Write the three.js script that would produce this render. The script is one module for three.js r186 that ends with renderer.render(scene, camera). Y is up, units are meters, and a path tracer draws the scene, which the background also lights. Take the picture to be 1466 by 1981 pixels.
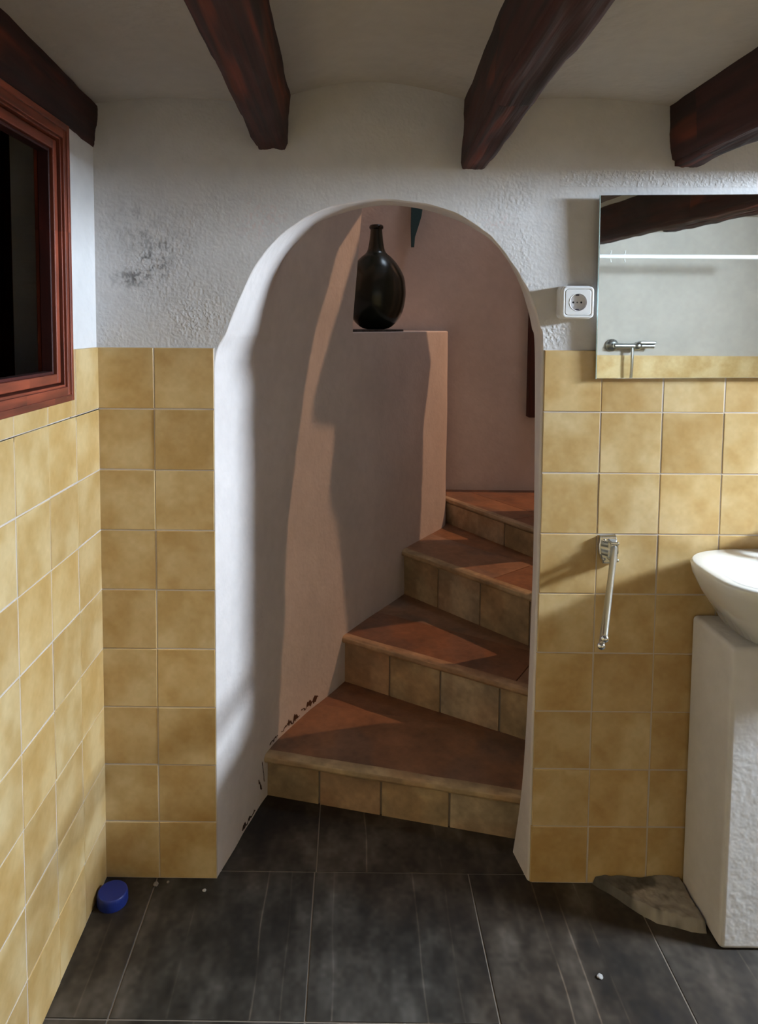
import * as THREE from 'three';
import { RectAreaLightUniformsLib } from 'three/addons/lights/RectAreaLightUniformsLib.js';
import { RoundedBoxGeometry } from 'three/addons/geometries/RoundedBoxGeometry.js';
import { mergeGeometries, mergeVertices, toCreasedNormals } from 'three/addons/utils/BufferGeometryUtils.js';

// ---------------------------------------------------------------- camera, sky, light, exposure
const scene = new THREE.Scene();
const FULL_H = 2520, FULL_W = FULL_H * 1466 / 1981;
const camera = new THREE.PerspectiveCamera(2 * Math.atan(FULL_H / 2 / 1388.84) * 180 / Math.PI, FULL_W / FULL_H, 0.05, 60);
camera.rotation.order = 'YXZ';
camera.position.set(0.6146, 1.4056, 1.737);
camera.rotation.set(-0.068, 0.0078, 0.0063);
camera.setViewOffset(FULL_W, FULL_H, FULL_W / 2 - 665.59, FULL_H / 2 - 723.96, 1466, 1981);   // the lens is shifted up, as the photograph's converging lines show

const renderer = new THREE.WebGLRenderer({ antialias: true });
renderer.toneMapping = THREE.LinearToneMapping;
renderer.toneMappingExposure = 1.0;
renderer.shadowMap.enabled = true;
scene.background = new THREE.Color(0.05, 0.06, 0.07);

RectAreaLightUniformsLib.init();
// daylight through a window out of view in the right wall, placed from the shadows
const WIN = { x: 3.2, z0: 0.31, z1: 0.76, y0: 1.30, y1: 1.925 };
const dayColor = new THREE.Color(0.80, 0.97, 1.16);
const daylight = new THREE.RectAreaLight(dayColor, 540, WIN.z1 - WIN.z0, WIN.y1 - WIN.y0);
daylight.name = 'unseen_window_daylight';
daylight.position.set(WIN.x + 0.08, (WIN.y0 + WIN.y1) / 2, (WIN.z0 + WIN.z1) / 2);
daylight.lookAt(0, daylight.position.y - 0.9, daylight.position.z);   // sky light comes in sloping down
scene.add(daylight);
// added fill light over the stair shaft, brightening its shaded walls and treads
const STAIR_FILL = { x0: 1.6, x1: 2.2, z0: -1.30, z1: -0.75, y: 4.3 };
const stairFill = new THREE.RectAreaLight(dayColor, 6.5, STAIR_FILL.x1 - STAIR_FILL.x0, STAIR_FILL.z1 - STAIR_FILL.z0);
stairFill.name = 'added_stair_fill';
stairFill.position.set((STAIR_FILL.x0 + STAIR_FILL.x1) / 2, STAIR_FILL.y - 0.02, (STAIR_FILL.z0 + STAIR_FILL.z1) / 2);
stairFill.lookAt(stairFill.position.x, 0, stairFill.position.z + 0.001);
scene.add(stairFill);
// warm lamp high up in the stairwell, out of view to the right
const LAMP = [3.1, 3.7, -1.60];
const lampLight = new THREE.SpotLight(new THREE.Color(1.0, 0.55, 0.31), 17, 0, 0.62, 0.3, 2);
lampLight.name = 'unseen_stair_lamp_light';
lampLight.position.set(LAMP[0] - 0.02, LAMP[1] - 0.06, LAMP[2]);
lampLight.target.position.set(0.8, 0.7, -0.85);
lampLight.castShadow = true; lampLight.shadow.radius = 0.5; lampLight.shadow.mapSize.set(2048, 2048); lampLight.shadow.bias = -0.0005;
scene.add(lampLight, lampLight.target);

// ---------------------------------------------------------------- helpers
let seed = 7;
const rnd = () => { seed = (seed * 1664525 + 1013904223) >>> 0; return seed / 4294967296; };
const rr = (a, b) => a + (b - a) * rnd();
const clamp = (x, a = 0, b = 1) => Math.min(b, Math.max(a, x));
const sstep = (a, b, x) => { const t = clamp((x - a) / (b - a)); return t * t * (3 - 2 * t); };
const lerp = (a, b, t) => a + (b - a) * t;
const HT = new Float32Array(65536); for (let i = 0; i < 65536; i++) HT[i] = rnd();
// value noise on an integer lattice that wraps every px, py cells
function vn(x, y, px = 256, py = 256) {
  let xi = Math.floor(x), yi = Math.floor(y); const fx = x - xi, fy = y - yi;
  const u = fx * fx * (3 - 2 * fx), v = fy * fy * (3 - 2 * fy);
  const x0 = ((xi % px) + px) % px, x1 = (x0 + 1) % px, y0 = ((yi % py) + py) % py, y1 = (y0 + 1) % py;
  const a = HT[y0 * 256 + x0 & 65535], b = HT[y0 * 256 + x1 & 65535], c = HT[y1 * 256 + x0 & 65535], d = HT[y1 * 256 + x1 & 65535];
  return (a + (b - a) * u) * (1 - v) + (c + (d - c) * u) * v;
}
function fbm(x, y, p, oct) { let s = 0, a = 0.5, n = 0; for (let i = 0; i < oct; i++) { s += a * vn(x + i * 17, y + i * 31, p, p); n += a; a *= 0.5; x *= 2; y *= 2; p = Math.min(256, p * 2); } return s / n; }
function tex(w, h, fn, srgb, repeat = true) {
  const d = new Uint8Array(w * h * 4), o = [0, 0, 0];
  for (let j = 0; j < h; j++) for (let i = 0; i < w; i++) {
    fn((i + 0.5) / w, (j + 0.5) / h, o); const k = (j * w + i) * 4;
    d[k] = clamp(o[0]) * 255; d[k + 1] = clamp(o[1]) * 255; d[k + 2] = clamp(o[2]) * 255; d[k + 3] = 255;
  }
  const t = new THREE.DataTexture(d, w, h);
  t.magFilter = THREE.LinearFilter; t.minFilter = THREE.LinearMipmapLinearFilter; t.generateMipmaps = true;
  t.wrapS = t.wrapT = repeat ? THREE.RepeatWrapping : THREE.ClampToEdgeWrapping;
  if (srgb) t.colorSpace = THREE.SRGBColorSpace;
  t.needsUpdate = true; return t;
}
const used = {};
const numbered = (n) => { const k = used[n] = (used[n] ?? -1) + 1; return k ? n + '_' + String(k).padStart(3, '0') : n; };
function mesh(name, geo, m, parent = scene) {
  const o = new THREE.Mesh(geo, m); o.name = parent === scene ? numbered(name) : name; o.castShadow = o.receiveShadow = true; parent.add(o); return o;
}
function struct(name, geo, m) { const o = geo ? mesh(name, geo, m) : group(name); o.userData.kind = 'structure'; return o; }
function group(name, x = 0, y = 0, z = 0) { const g = new THREE.Group(); g.name = numbered(name); g.position.set(x, y, z); scene.add(g); return g; }
function tag(o, label, category, grp) { Object.assign(o.userData, { label, category }); if (grp) o.userData.group = grp; return o; }
const box = (x0, y0, z0, x1, y1, z1) => new THREE.BoxGeometry(x1 - x0, y1 - y0, z1 - z0).translate((x0 + x1) / 2, (y0 + y1) / 2, (z0 + z1) / 2);
const rbox = (x0, y0, z0, x1, y1, z1, r = 0.003, s = 2) => new RoundedBoxGeometry(x1 - x0, y1 - y0, z1 - z0, s, r).translate((x0 + x1) / 2, (y0 + y1) / 2, (z0 + z1) / 2);
function plain(g) { const q = g.index ? g.toNonIndexed() : g.clone(); for (const k of Object.keys(q.attributes)) if (!['position', 'normal', 'uv'].includes(k)) q.deleteAttribute(k); return q; }
const merge = (...gs) => mergeGeometries(gs.map(plain));
// uv in metres from the dominant direction of each triangle
function worldUV(g, s = 1, du = 0, dv = 0) {
  const q = plain(g), p = q.attributes.position, uv = q.attributes.uv, A = new THREE.Vector3(), B = new THREE.Vector3(), C = new THREE.Vector3();
  for (let i = 0; i < p.count; i += 3) {
    A.fromBufferAttribute(p, i); B.fromBufferAttribute(p, i + 1).sub(A); C.fromBufferAttribute(p, i + 2).sub(A); B.cross(C);
    const ax = Math.abs(B.x), ay = Math.abs(B.y), az = Math.abs(B.z);
    for (let k = 0; k < 3; k++) {
      const x = p.getX(i + k), y = p.getY(i + k), z = p.getZ(i + k);
      if (ax >= ay && ax >= az) uv.setXY(i + k, z * s + du, y * s + dv); else if (ay >= az) uv.setXY(i + k, x * s + du, z * s + dv); else uv.setXY(i + k, x * s + du, y * s + dv);
    }
  }
  return q;
}
// a grid of points: f(i, j) -> [x, y, z, u, v]
function gridGeo(n, m, f, flip = false) {
  const pos = [], uv = [], idx = [];
  for (let j = 0; j <= m; j++) for (let i = 0; i <= n; i++) { const p = f(i, j); pos.push(p[0], p[1], p[2]); uv.push(p[3] ?? i / n, p[4] ?? j / m); }
  for (let j = 0; j < m; j++) for (let i = 0; i < n; i++) {
    const a = j * (n + 1) + i, b = a + 1, c = a + n + 1, d = c + 1;
    if (flip) idx.push(a, c, b, b, c, d); else idx.push(a, b, c, b, d, c);
  }
  const g = new THREE.BufferGeometry();
  g.setAttribute('position', new THREE.Float32BufferAttribute(pos, 3)); g.setAttribute('uv', new THREE.Float32BufferAttribute(uv, 2));
  g.setIndex(idx); g.computeVertexNormals(); return g;
}
// a prism standing on a plan polygon [[x, z], ...]
function prism(poly, y0, y1, bevel = 0) {
  const s = new THREE.Shape(poly.map(([x, z]) => new THREE.Vector2(x, -z)));
  const g = new THREE.ExtrudeGeometry(s, { depth: y1 - y0 - 2 * bevel, bevelEnabled: bevel > 0, bevelThickness: bevel, bevelSize: bevel, bevelOffset: -bevel, bevelSegments: 2, curveSegments: 4 });
  return g.rotateX(-Math.PI / 2).translate(0, y0 + bevel, 0);
}
function tube(points, r, seg = 40, rad = 14, closed = false) { return new THREE.TubeGeometry(new THREE.CatmullRomCurve3(points.map((p) => new THREE.Vector3(...p)), closed), seg, r, rad, closed); }
const lathe = (pts, seg = 48) => new THREE.LatheGeometry(pts.map(([r, y]) => new THREE.Vector2(r, y)), seg);
const std = (o) => new THREE.MeshStandardMaterial(o);

// ---------------------------------------------------------------- materials
// ochre glazed tile: soft clouds of paler and browner glaze
const tileTex = tex(512, 512, (u, v, o) => {
  const a = fbm(u * 6, v * 6, 6, 4), b = fbm(u * 14 + 5, v * 14 + 3, 14, 3), c = fbm(u * 60, v * 60, 60, 2);
  const t = clamp((a - 0.5) * 2.0 + (b - 0.5) * 0.9 + 0.5) , s = (c - 0.5) * 0.04;
  o[0] = lerp(0.73, 0.815, t) + s; o[1] = lerp(0.60, 0.715, t) + s; o[2] = lerp(0.385, 0.53, t) + s;
}, true);
const M = {};
M.tiles = [0xffffff, 0xf6f2ec, 0xfffaf0].map((c) => std({ map: tileTex, color: c, roughness: 0.3 }));
const bumpFine = tex(1024, 1024, (u, v, o) => {
  const a = fbm(u * 90, v * 90, 90, 2), b = fbm(u * 22 + 9, v * 22, 22, 3), c = fbm(u * 5, v * 5, 5, 2);
  o[0] = o[1] = o[2] = 0.45 * a + 0.3 * b + 0.25 * c;
});
const plasterTex = tex(512, 512, (u, v, o) => {
  const a = fbm(u * 5, v * 5, 5, 4) - 0.5, b = fbm(u * 40, v * 40, 40, 2) - 0.5;
  const k = 0.83 + a * 0.07 + b * 0.03;
  o[0] = k + 0.004; o[1] = k * 0.985; o[2] = k * 0.972;
}, true);
M.plaster = std({ map: plasterTex, bumpMap: bumpFine, bumpScale: 0.0018, roughness: 0.95 });
M.stairPlaster = std({ map: plasterTex, color: 0xfdf6f2, bumpMap: bumpFine, bumpScale: 0.0016, roughness: 0.95 });
// the front wall has its own sheet: mould specks, a rough patched strip and lumpy plaster beside the arch (x -0.1..1.7, y 0..2.1)
const FW = { x0: -0.1, w: 1.8, h: 2.1 };
const blob = (x, y, cx, cy, rx, ry) => Math.exp(-(((x - cx) / rx) ** 2 + ((y - cy) / ry) ** 2));
const frontTex = tex(1024, 1195, (u, v, o) => {
  const x = FW.x0 + u * FW.w, y = v * FW.h;
  const a = fbm(x * 5, y * 5, 256, 4) - 0.5, b = fbm(x * 45, y * 45, 256, 2) - 0.5;
  let k = 0.83 + a * 0.075 + b * 0.03, w = 0;
  // mould: dark grains, thick inside two blots and thinning outwards
  const m = blob(x, y, 0.135, 1.545, 0.035, 0.035) + 0.75 * blob(x, y, 0.085, 1.515, 0.035, 0.02) + 0.5 * blob(x, y, 0.17, 1.59, 0.045, 0.03) + 0.32 * blob(x, y, 0.10, 1.64, 0.05, 0.05);
  const n1 = fbm(x * 210, y * 170, 256, 2), n2 = fbm(x * 48 + 3, y * 40, 256, 2);
  w = clamp(m * 1.1) * sstep(0.54, 0.76, n1 * 0.62 + n2 * 0.46);
  k = lerp(k, 0.47, w * 0.85) - 0.07 * clamp(m) * sstep(0.35, 0.65, n2);
  // reddish worn trace along the arch shoulder, in specks
  const e = 0.7 * (blob(x, y, 0.965, 1.655, 0.04, 0.02) + blob(x, y, 0.4, 1.66, 0.06, 0.05)) * sstep(0.5, 0.7, n1);
  o[0] = k + 0.004 + e * 0.02; o[1] = k * 0.985 - e * 0.04; o[2] = k * 0.972 - e * 0.045;
}, true, false);
const frontBump = tex(1536, 1792, (u, v, o) => {
  const x = FW.x0 + u * FW.w, y = v * FW.h;
  const a = fbm(x * 190, y * 170, 256, 2), b = fbm(x * 34 + 9, y * 26, 256, 3), c = fbm(x * 4, y * 4, 256, 2), g = fbm(x * 210, y * 200, 256, 2), d = sstep(0.35, 0.7, fbm(x * 7 + 2, y * 7 + 5, 256, 2));
  let h = (0.075 + 0.10 * d) * a + 0.045 * b + 0.16 * c;
  const strip = sstep(1.108, 1.114, x) * sstep(1.736, 1.741, y) * sstep(1.779, 1.774, y);
  const lump = clamp(1.2 * blob(x, y, 1.105, 1.39, 0.045, 0.04) + 1.1 * blob(x, y, 0.235, 1.42, 0.07, 0.05) + 0.8 * blob(x, y, 0.12, 1.54, 0.07, 0.06) + 0.6 * blob(x, y, 0.03, 1.38, 0.05, 0.04) + 0.8 * strip + 0.5 * blob(x, y, 1.02, 1.58, 0.04, 0.08));
  h += 0.16 * lump * sstep(0.4, 0.8, g) + 0.05 * strip;
  o[0] = o[1] = o[2] = h;
}, false, false);
M.front = std({ map: frontTex, bumpMap: frontBump, bumpScale: 0.0045, roughness: 0.95 });
M.grout = std({ map: plasterTex, color: 0xece2d8, roughness: 0.95 });
// old dark beams
const beamTex = tex(512, 1024, (u, v, o) => {
  const g = fbm(u * 40, v * 4, 40, 4), l = fbm(u * 5 + 3, v * 3, 5, 3), s = sstep(0.62, 0.78, fbm(u * 10, v * 3 + 7, 10, 3));
  const k = 0.55 + (g - 0.5) * 0.7 + (l - 0.5) * 0.5;
  o[0] = 0.28 * k + s * 0.17 + 0.05; o[1] = 0.105 * k + s * 0.07 + 0.03; o[2] = 0.078 * k + s * 0.015 + 0.026;
}, true);
const beamBump = tex(512, 1024, (u, v, o) => { o[0] = o[1] = o[2] = 0.6 * fbm(u * 40, v * 4, 40, 3) + 0.4 * fbm(u * 12, v * 12, 12, 3); });
M.beam = std({ map: beamTex, bumpMap: beamBump, bumpScale: 0.004, roughness: 0.82 });
// varnished red-brown joinery
const redTex = tex(256, 512, (u, v, o) => {
  const g = fbm(u * 30, v * 3, 30, 4), l = fbm(u * 4, v * 4, 4, 2); const k = 0.8 + (g - 0.5) * 0.55 + (l - 0.5) * 0.3;
  o[0] = 0.575 * k; o[1] = 0.27 * k; o[2] = 0.175 * k;
}, true);
M.redWood = std({ map: redTex, roughness: 0.5 });
M.darkRedWood = std({ map: redTex, color: 0x80504a, roughness: 0.6 });
// dark floor tile with paler scored lines, grime and dust in patches (2.4 m sheet, world x and z)
const floorLines = [[0.418, 0.8, -0.02, 0.38], [0.478, 0.35, -0.02, 0.38], [0.586, 0.9, -0.02, 0.38], [0.665, 0.8, -0.42, -0.02], [0.78, 0.5, -0.02, 0.38], [0.86, 0.3, -0.42, 0.38], [1.08, 0.8, -0.02, 0.38], [1.135, 0.7, -0.02, 0.38], [1.19, 0.4, -0.02, 0.38], [0.06, 0.3, -0.02, 0.38], [0.25, 0.25, -0.02, 0.38], [0.31, 0.4, 0.38, 2], [0.7, 0.5, 0.38, 2], [1.5, 0.6, -0.02, 2]];
const floorTex = tex(1600, 1600, (u, v, o) => {
  const x = u * 2.4, z = v * 2.4 - 1.2;
  const a = fbm(u * 12, v * 12, 12, 5), b = fbm(u * 70, v * 40, 70, 3), d = sstep(0.5, 0.74, fbm(u * 9 + 4, v * 9 + 2, 9, 4) + 0.10 * sstep(0.92, 1.05, x) * sstep(-0.05, 0.0, z)), f = fbm(u * 220, v * 220, 220, 1);
  const scrape = sstep(0.55, 0.8, fbm(u * 46 + 8, v * 5, 46, 3)) * 0.05;
  let k = 0.15 + (a - 0.5) * 0.25 + (b - 0.5) * 0.22 + d * 0.085 + (f - 0.5) * 0.06 + scrape, warm = sstep(0.42, 0.65, fbm(u * 5 + 1, v * 5, 5, 3)) * 0.03 + 0.006;
  let l = 0;
  for (const [lx, st, za, zb] of floorLines) if (z > za && z < zb) { const w = Math.abs(x - lx - 0.009 * (vn(z * 7, lx * 33) - 0.5)); l = Math.max(l, st * sstep(0.0026, 0.0008, w) * (0.25 + 0.75 * sstep(0.25, 0.6, vn(z * 16 + lx * 7, lx * 51)))); }
  k += l * 0.17; warm += l * 0.035;
  o[0] = k + warm; o[1] = k - 0.012 + warm * 0.35; o[2] = k - 0.032 - warm * 0.2;
}, true);
const floorBump = tex(512, 512, (u, v, o) => { o[0] = o[1] = o[2] = 0.6 * fbm(u * 16, v * 16, 16, 3) + 0.4 * fbm(u * 120, v * 60, 120, 2); });
M.floor = std({ map: floorTex, bumpMap: floorBump, bumpScale: 0.0012, roughness: 0.62 });
M.mortar = std({ map: plasterTex, color: 0x9a8f82, roughness: 1 });
// worn terracotta
const terraTex = tex(512, 512, (u, v, o) => {
  const a = fbm(u * 8, v * 8, 8, 4), b = fbm(u * 40, v * 40, 40, 3), w = sstep(0.5, 0.72, fbm(u * 5 + 2, v * 5, 5, 3));
  const k = 0.9 + (a - 0.5) * 0.3 + (b - 0.5) * 0.2;
  o[0] = lerp(0.635, 0.58, w) * k; o[1] = lerp(0.475, 0.46, w) * k; o[2] = lerp(0.36, 0.38, w) * k;
}, true);
M.terra = [0xffffff, 0xf0e2d6, 0xe6d2c6].map((c) => std({ map: terraTex, color: c, roughness: 0.45, bumpMap: bumpFine, bumpScale: 0.001 }));
const riserTex = tex(512, 512, (u, v, o) => {
  const a = fbm(u * 7, v * 7, 7, 4), b = fbm(u * 40, v * 40, 40, 3), w = sstep(0.48, 0.7, fbm(u * 4 + 6, v * 4, 4, 3));
  const k = 0.9 + (a - 0.5) * 0.4 + (b - 0.5) * 0.18;
  o[0] = lerp(0.77, 0.73, w) * k; o[1] = lerp(0.68, 0.615, w) * k; o[2] = lerp(0.56, 0.49, w) * k;
}, true);
M.riser = [0xffffff, 0xf2ead8, 0xf4e0d0, 0xfaf4e4].map((c) => std({ map: riserTex, color: c, roughness: 0.65, bumpMap: bumpFine, bumpScale: 0.001 }));
M.chrome = std({ color: 0xd8dadc, metalness: 1, roughness: 0.16 });
M.wornChrome = std({ color: 0xb9bcbe, metalness: 1, roughness: 0.3 });
M.white = new THREE.MeshPhysicalMaterial({ color: 0xe6e4e2, roughness: 0.32, clearcoat: 0.3 });
M.hole = std({ color: 0x0c0b10, roughness: 0.8 });
M.ceramic = new THREE.MeshPhysicalMaterial({ color: 0xe4e2dc, roughness: 0.18, clearcoat: 0.6 });

// ---------------------------------------------------------------- front wall with the arch
const ARCH_OUT = [[0.288, -0.02], [0.288, 0.6], [0.288, 1.2], [0.293, 1.328], [0.318, 1.385], [0.356, 1.478], [0.394, 1.552], [0.443, 1.611], [0.505, 1.657], [0.567, 1.684], [0.641, 1.699], [0.696, 1.703], [0.764, 1.697], [0.826, 1.685], [0.888, 1.66], [0.95, 1.614], [0.995, 1.562], [1.027, 1.513], [1.053, 1.457], [1.069, 1.405], [1.078, 1.333], [1.080, 0.9], [1.079, 0.6], [1.077, 0.35], [1.076, 0.16], [1.074, -0.02]];
const ARCH_IN = [[0.314, -0.02], [0.313, 0.6], [0.314, 1.2], [0.322, 1.325], [0.345, 1.39], [0.380, 1.485], [0.415, 1.552], [0.463, 1.612], [0.517, 1.656], [0.564, 1.678], [0.629, 1.698], [0.700, 1.708], [0.765, 1.704], [0.83, 1.69], [0.90, 1.664], [0.965, 1.625], [1.01, 1.575], [1.043, 1.515], [1.063, 1.46], [1.077, 1.405], [1.087, 1.329], [1.095, 0.9], [1.093, 0.6], [1.088, 0.35], [1.078, 0.15], [1.058, -0.02]];
const v2 = (a) => new THREE.SplineCurve(a.map(([x, y]) => new THREE.Vector2(x, y)));
const NA = 200, outC = v2(ARCH_OUT), inC = v2(ARCH_IN);
const outP = [], inP = [];
for (let i = 0; i <= NA; i++) { outP.push(outC.getPoint(i / NA)); inP.push(inC.getPoint(i / NA)); }
const WT = 0.10;   // thickness of the arch wall
const archNormal = (P, i) => { const a = P[Math.max(0, i - 1)], b = P[Math.min(NA, i + 1)]; const d = b.clone().sub(a).normalize(); return new THREE.Vector2(-d.y, d.x); };
const rough = (i) => (fbm(i * 0.31, 3.7, 256, 3) - 0.5);
const EDGE = 0.004;
const edgeP = outP.map((p, i) => p.clone().addScaledVector(archNormal(outP, i), EDGE + rough(i) * 0.004));
const shellTop = 4.3;
{
  const outline = [[-0.2, -0.1], [edgeP[0].x, -0.1], ...edgeP.map((p) => [p.x, p.y]), [edgeP[NA].x, -0.1], [3.6, -0.1], [3.6, shellTop], [-0.2, shellTop]];
  const f = new THREE.ShapeGeometry(new THREE.Shape(outline.map(([x, y]) => new THREE.Vector2(x, y))));
  const backline = [[-0.2, -0.1], [inP[0].x, -0.1], ...inP.map((p) => [p.x, p.y]), [inP[NA].x, -0.1], [3.6, -0.1], [3.6, shellTop], [-0.2, shellTop]];
  const b = new THREE.ShapeGeometry(new THREE.Shape(backline.map(([x, y]) => new THREE.Vector2(x, y)))).translate(0, 0, -WT);
  { const ix = b.index.array; for (let i = 0; i < ix.length; i += 3) { const t = ix[i]; ix[i] = ix[i + 1]; ix[i + 1] = t; } b.computeVertexNormals(); }
  const g = merge(f, b), p = g.attributes.position, uv = g.attributes.uv;
  for (let i = 0; i < p.count; i++) uv.setXY(i, (p.getX(i) - FW.x0 + p.getZ(i)) / FW.w, p.getY(i) / FW.h);
  const w = struct('wall_front');
  mesh('plaster_face', g, M.front, w);
}
const wallFront = scene.getObjectByName('wall_front');

// ---------------------------------------------------------------- wall tiles, each a piece of its own
function tileGeo(w, h, t = 0.009) {
  const b = 0.0013, s = new THREE.Shape([[0, 0], [w, 0], [w, h], [0, h]].map(([x, y]) => new THREE.Vector2(x, y)));
  const g = new THREE.ExtrudeGeometry(s, { depth: t - b, bevelEnabled: true, bevelThickness: b, bevelSize: b, bevelOffset: -b, bevelSegments: 1 }).translate(0, 0, 0);
  const uv = g.attributes.uv, du = rnd(), dv = rnd(), q = rnd() < 0.5;
  for (let i = 0; i < uv.count; i++) { const a = uv.getX(i) / 0.55 + du, c = uv.getY(i) / 0.55 + dv; uv.setXY(i, q ? a : c, q ? c : a); }
  return g;
}
const ROWS = [...Array(10)].map((_, i) => 1.35 - 0.15 * i), GAP = 0.0026;
const fullTiles = [...Array(10)].map(() => tileGeo(0.1485 - GAP, 0.15 - GAP));
function putTile(parent, geo, x, y, z, ry) {
  const o = new THREE.Mesh(geo, M.tiles[Math.floor(rnd() * 3)]); o.name = 'tile'; o.castShadow = o.receiveShadow = true;
  o.position.set(x, y, z); o.rotation.y = ry; o.rotation.x = rr(-0.0025, 0.0025); o.rotateY(rr(-0.003, 0.003)); parent.add(o);
}
const TZ = -0.003;   // the tile backs sit just under the plaster plane, the faces 6 mm proud
for (let r = 0; r < 9; r++) {
  const y = ROWS[r + 1] + GAP / 2;
  putTile(wallFront, tileGeo(0.1403 - GAP * 1.2, 0.15 - GAP), 0.0022, y, TZ + rr(-0.0008, 0.0008), 0);
  putTile(wallFront, tileGeo(0.2865 - 0.1403 - GAP, 0.15 - GAP), 0.1403 + GAP / 2 + rr(-0.0008, 0.0008), y, TZ + rr(-0.0008, 0.0008), 0);
  const yc = y + 0.07; let xa = 1.0835; for (let i = NA / 2; i < NA; i++) if (edgeP[i].y <= yc) { xa = edgeP[i].x + 0.001; break; }
  putTile(wallFront, tileGeo(1.2225 - GAP / 2 - xa, 0.15 - GAP), xa, y, TZ + rr(-0.0008, 0.0008), 0);
  for (let c = 0; c < 5; c++) {
    const x = 1.2225 + 0.1485 * c + GAP / 2;
    putTile(wallFront, fullTiles[Math.floor(rnd() * 10)], x + rr(-0.0006, 0.0006), y + rr(-0.0006, 0.0006), TZ + rr(-0.0008, 0.0008), 0);
  }
}
mesh('grout', merge(box(0, 0, -0.004, 0.2862, 1.349, 0.0048), box(1.0845, 0, -0.004, 1.965, 1.349, 0.0048)), M.grout, wallFront);
mesh('tile_band', worldUV(box(1.966, 0, -0.003, WIN.x, 1.349, 0.006), 1.8), M.tiles[0], wallFront).userData.kind = 'stuff';

// ---------------------------------------------------------------- left wall with the small window
const LW = { z0: 0.19, z1: 0.645, y0: 1.255, y1: 1.815 };
const wallLeft = struct('wall_left');
{
  const X0 = -0.045, Z1 = 2.6, g = merge(box(X0, -0.1, 0, 0, LW.y0, Z1), box(X0, LW.y1, 0, 0, 2.3, Z1), box(X0, LW.y0, 0, 0, LW.y1, LW.z0), box(X0, LW.y0, LW.z1, 0, LW.y1, Z1));
  mesh('plaster_face', worldUV(g), M.plaster, wallLeft);
  for (let r = 0; r < 9; r++) for (let c = 0; c < 8; c++) {
    const z = c ? 0.1515 + 0.1485 * (c - 1) : 0.006, w = c ? 0.1485 : 0.1455, y = ROWS[r + 1] + GAP / 2;
    const cut = r === 0 && c > 0 && c < 5;                     // under the window only a strip of the top row is left
    putTile(wallLeft, cut ? tileGeo(w - GAP, 0.05) : c ? fullTiles[Math.floor(rnd() * 10)] : tileGeo(w - GAP, 0.15 - GAP), TZ + rr(-0.0008, 0.0008), y + rr(-0.0006, 0.0006), z + w - GAP / 2, Math.PI / 2);
  }
  putTile(wallLeft, tileGeo(0.022, 0.148), TZ, 1.2013, 0.175, Math.PI / 2);
  mesh('grout', merge(box(-0.004, 0, 0.003, 0.0048, 1.2, 1.19), box(-0.004, 1.19, 0.003, 0.0048, 1.349, 0.185), box(-0.004, 1.19, 0.18, 0.0048, 1.25, 1.19), box(-0.004, 1.19, 0.64, 0.0048, 1.349, 1.19)), M.grout, wallLeft);
  // beyond the tiles that the photograph shows
  mesh('tile_band', worldUV(box(-0.003, 0, 1.195, 0.006, 1.35, 2.4), 1.8), M.tiles[0], wallLeft).userData.kind = 'stuff';
}
{
  const w = struct('window_1');
  // stepped frame: an outer casing, a rebate and the sash, rails wider than stiles
  const along = (g, du) => { const q = worldUV(g, 2.5, du, du), uv = q.attributes.uv; for (let i = 0; i < uv.count; i++) uv.setXY(i, uv.getY(i), uv.getX(i)); return q; };   // grain along the rails
  const ring = (x0, x1, z0, z1, y0, y1, t, ty, r, du = 0) => merge(worldUV(rbox(x0, y0, z0, x1, y1, z0 + t, r), 2.5, du), worldUV(rbox(x0, y0, z1 - t, x1, y1, z1, r), 2.5, du + 0.2), along(rbox(x0, y0, z0 + t - 0.001, x1, y0 + ty, z1 - t + 0.001, r), du), along(rbox(x0, y1 - ty, z0 + t - 0.001, x1, y1, z1 - t + 0.001, r), du + 0.4));
  const frame = mesh('window_frame', ring(-0.044, 0.009, 0.1775, 0.66, 1.240, 1.824, 0.024, 0.03, 0.002), M.redWood, w);
  mesh('frame_bead', ring(0.004, 0.0125, 0.176, 0.6615, 1.2385, 1.8255, 0.013, 0.014, 0.002, 0.3), M.redWood, frame);
  mesh('rebate', ring(-0.04, 0.003, 0.199, 0.638, 1.268, 1.797, 0.006, 0.007, 0.0015, 0.6), M.redWood, frame);
  const sash = mesh('sash', ring(-0.045, -0.003, 0.2085, 0.629, 1.279, 1.787, 0.018, 0.02, 0.0025, 0.1), M.redWood, w);
  mesh('glazing_bead', ring(-0.035, -0.011, 0.2255, 0.612, 1.298, 1.768, 0.006, 0.007, 0.002, 0.4), M.darkRedWood, sash);
}
{
  // unseen room behind the small window, walled in dark wood to keep it dark
  const r = struct('wall_unseen_room'), Z0 = -1.6, Z1 = 2.6, X1 = -0.2;
  mesh('dark_walls', worldUV(merge(box(-2.7, -0.1, Z0 - 0.1, X1, 2.2, Z0), box(-2.7, -0.1, Z1, -0.045, 2.2, Z1 + 0.1), box(-2.8, -0.1, Z0, -2.7, 2.2, Z1), box(-2.7, 2.2, Z0, -0.045, 2.3, Z1), box(-2.7, -0.1, Z0, -0.2, 0, Z1)), 1), M.redWood, r);
}

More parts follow.
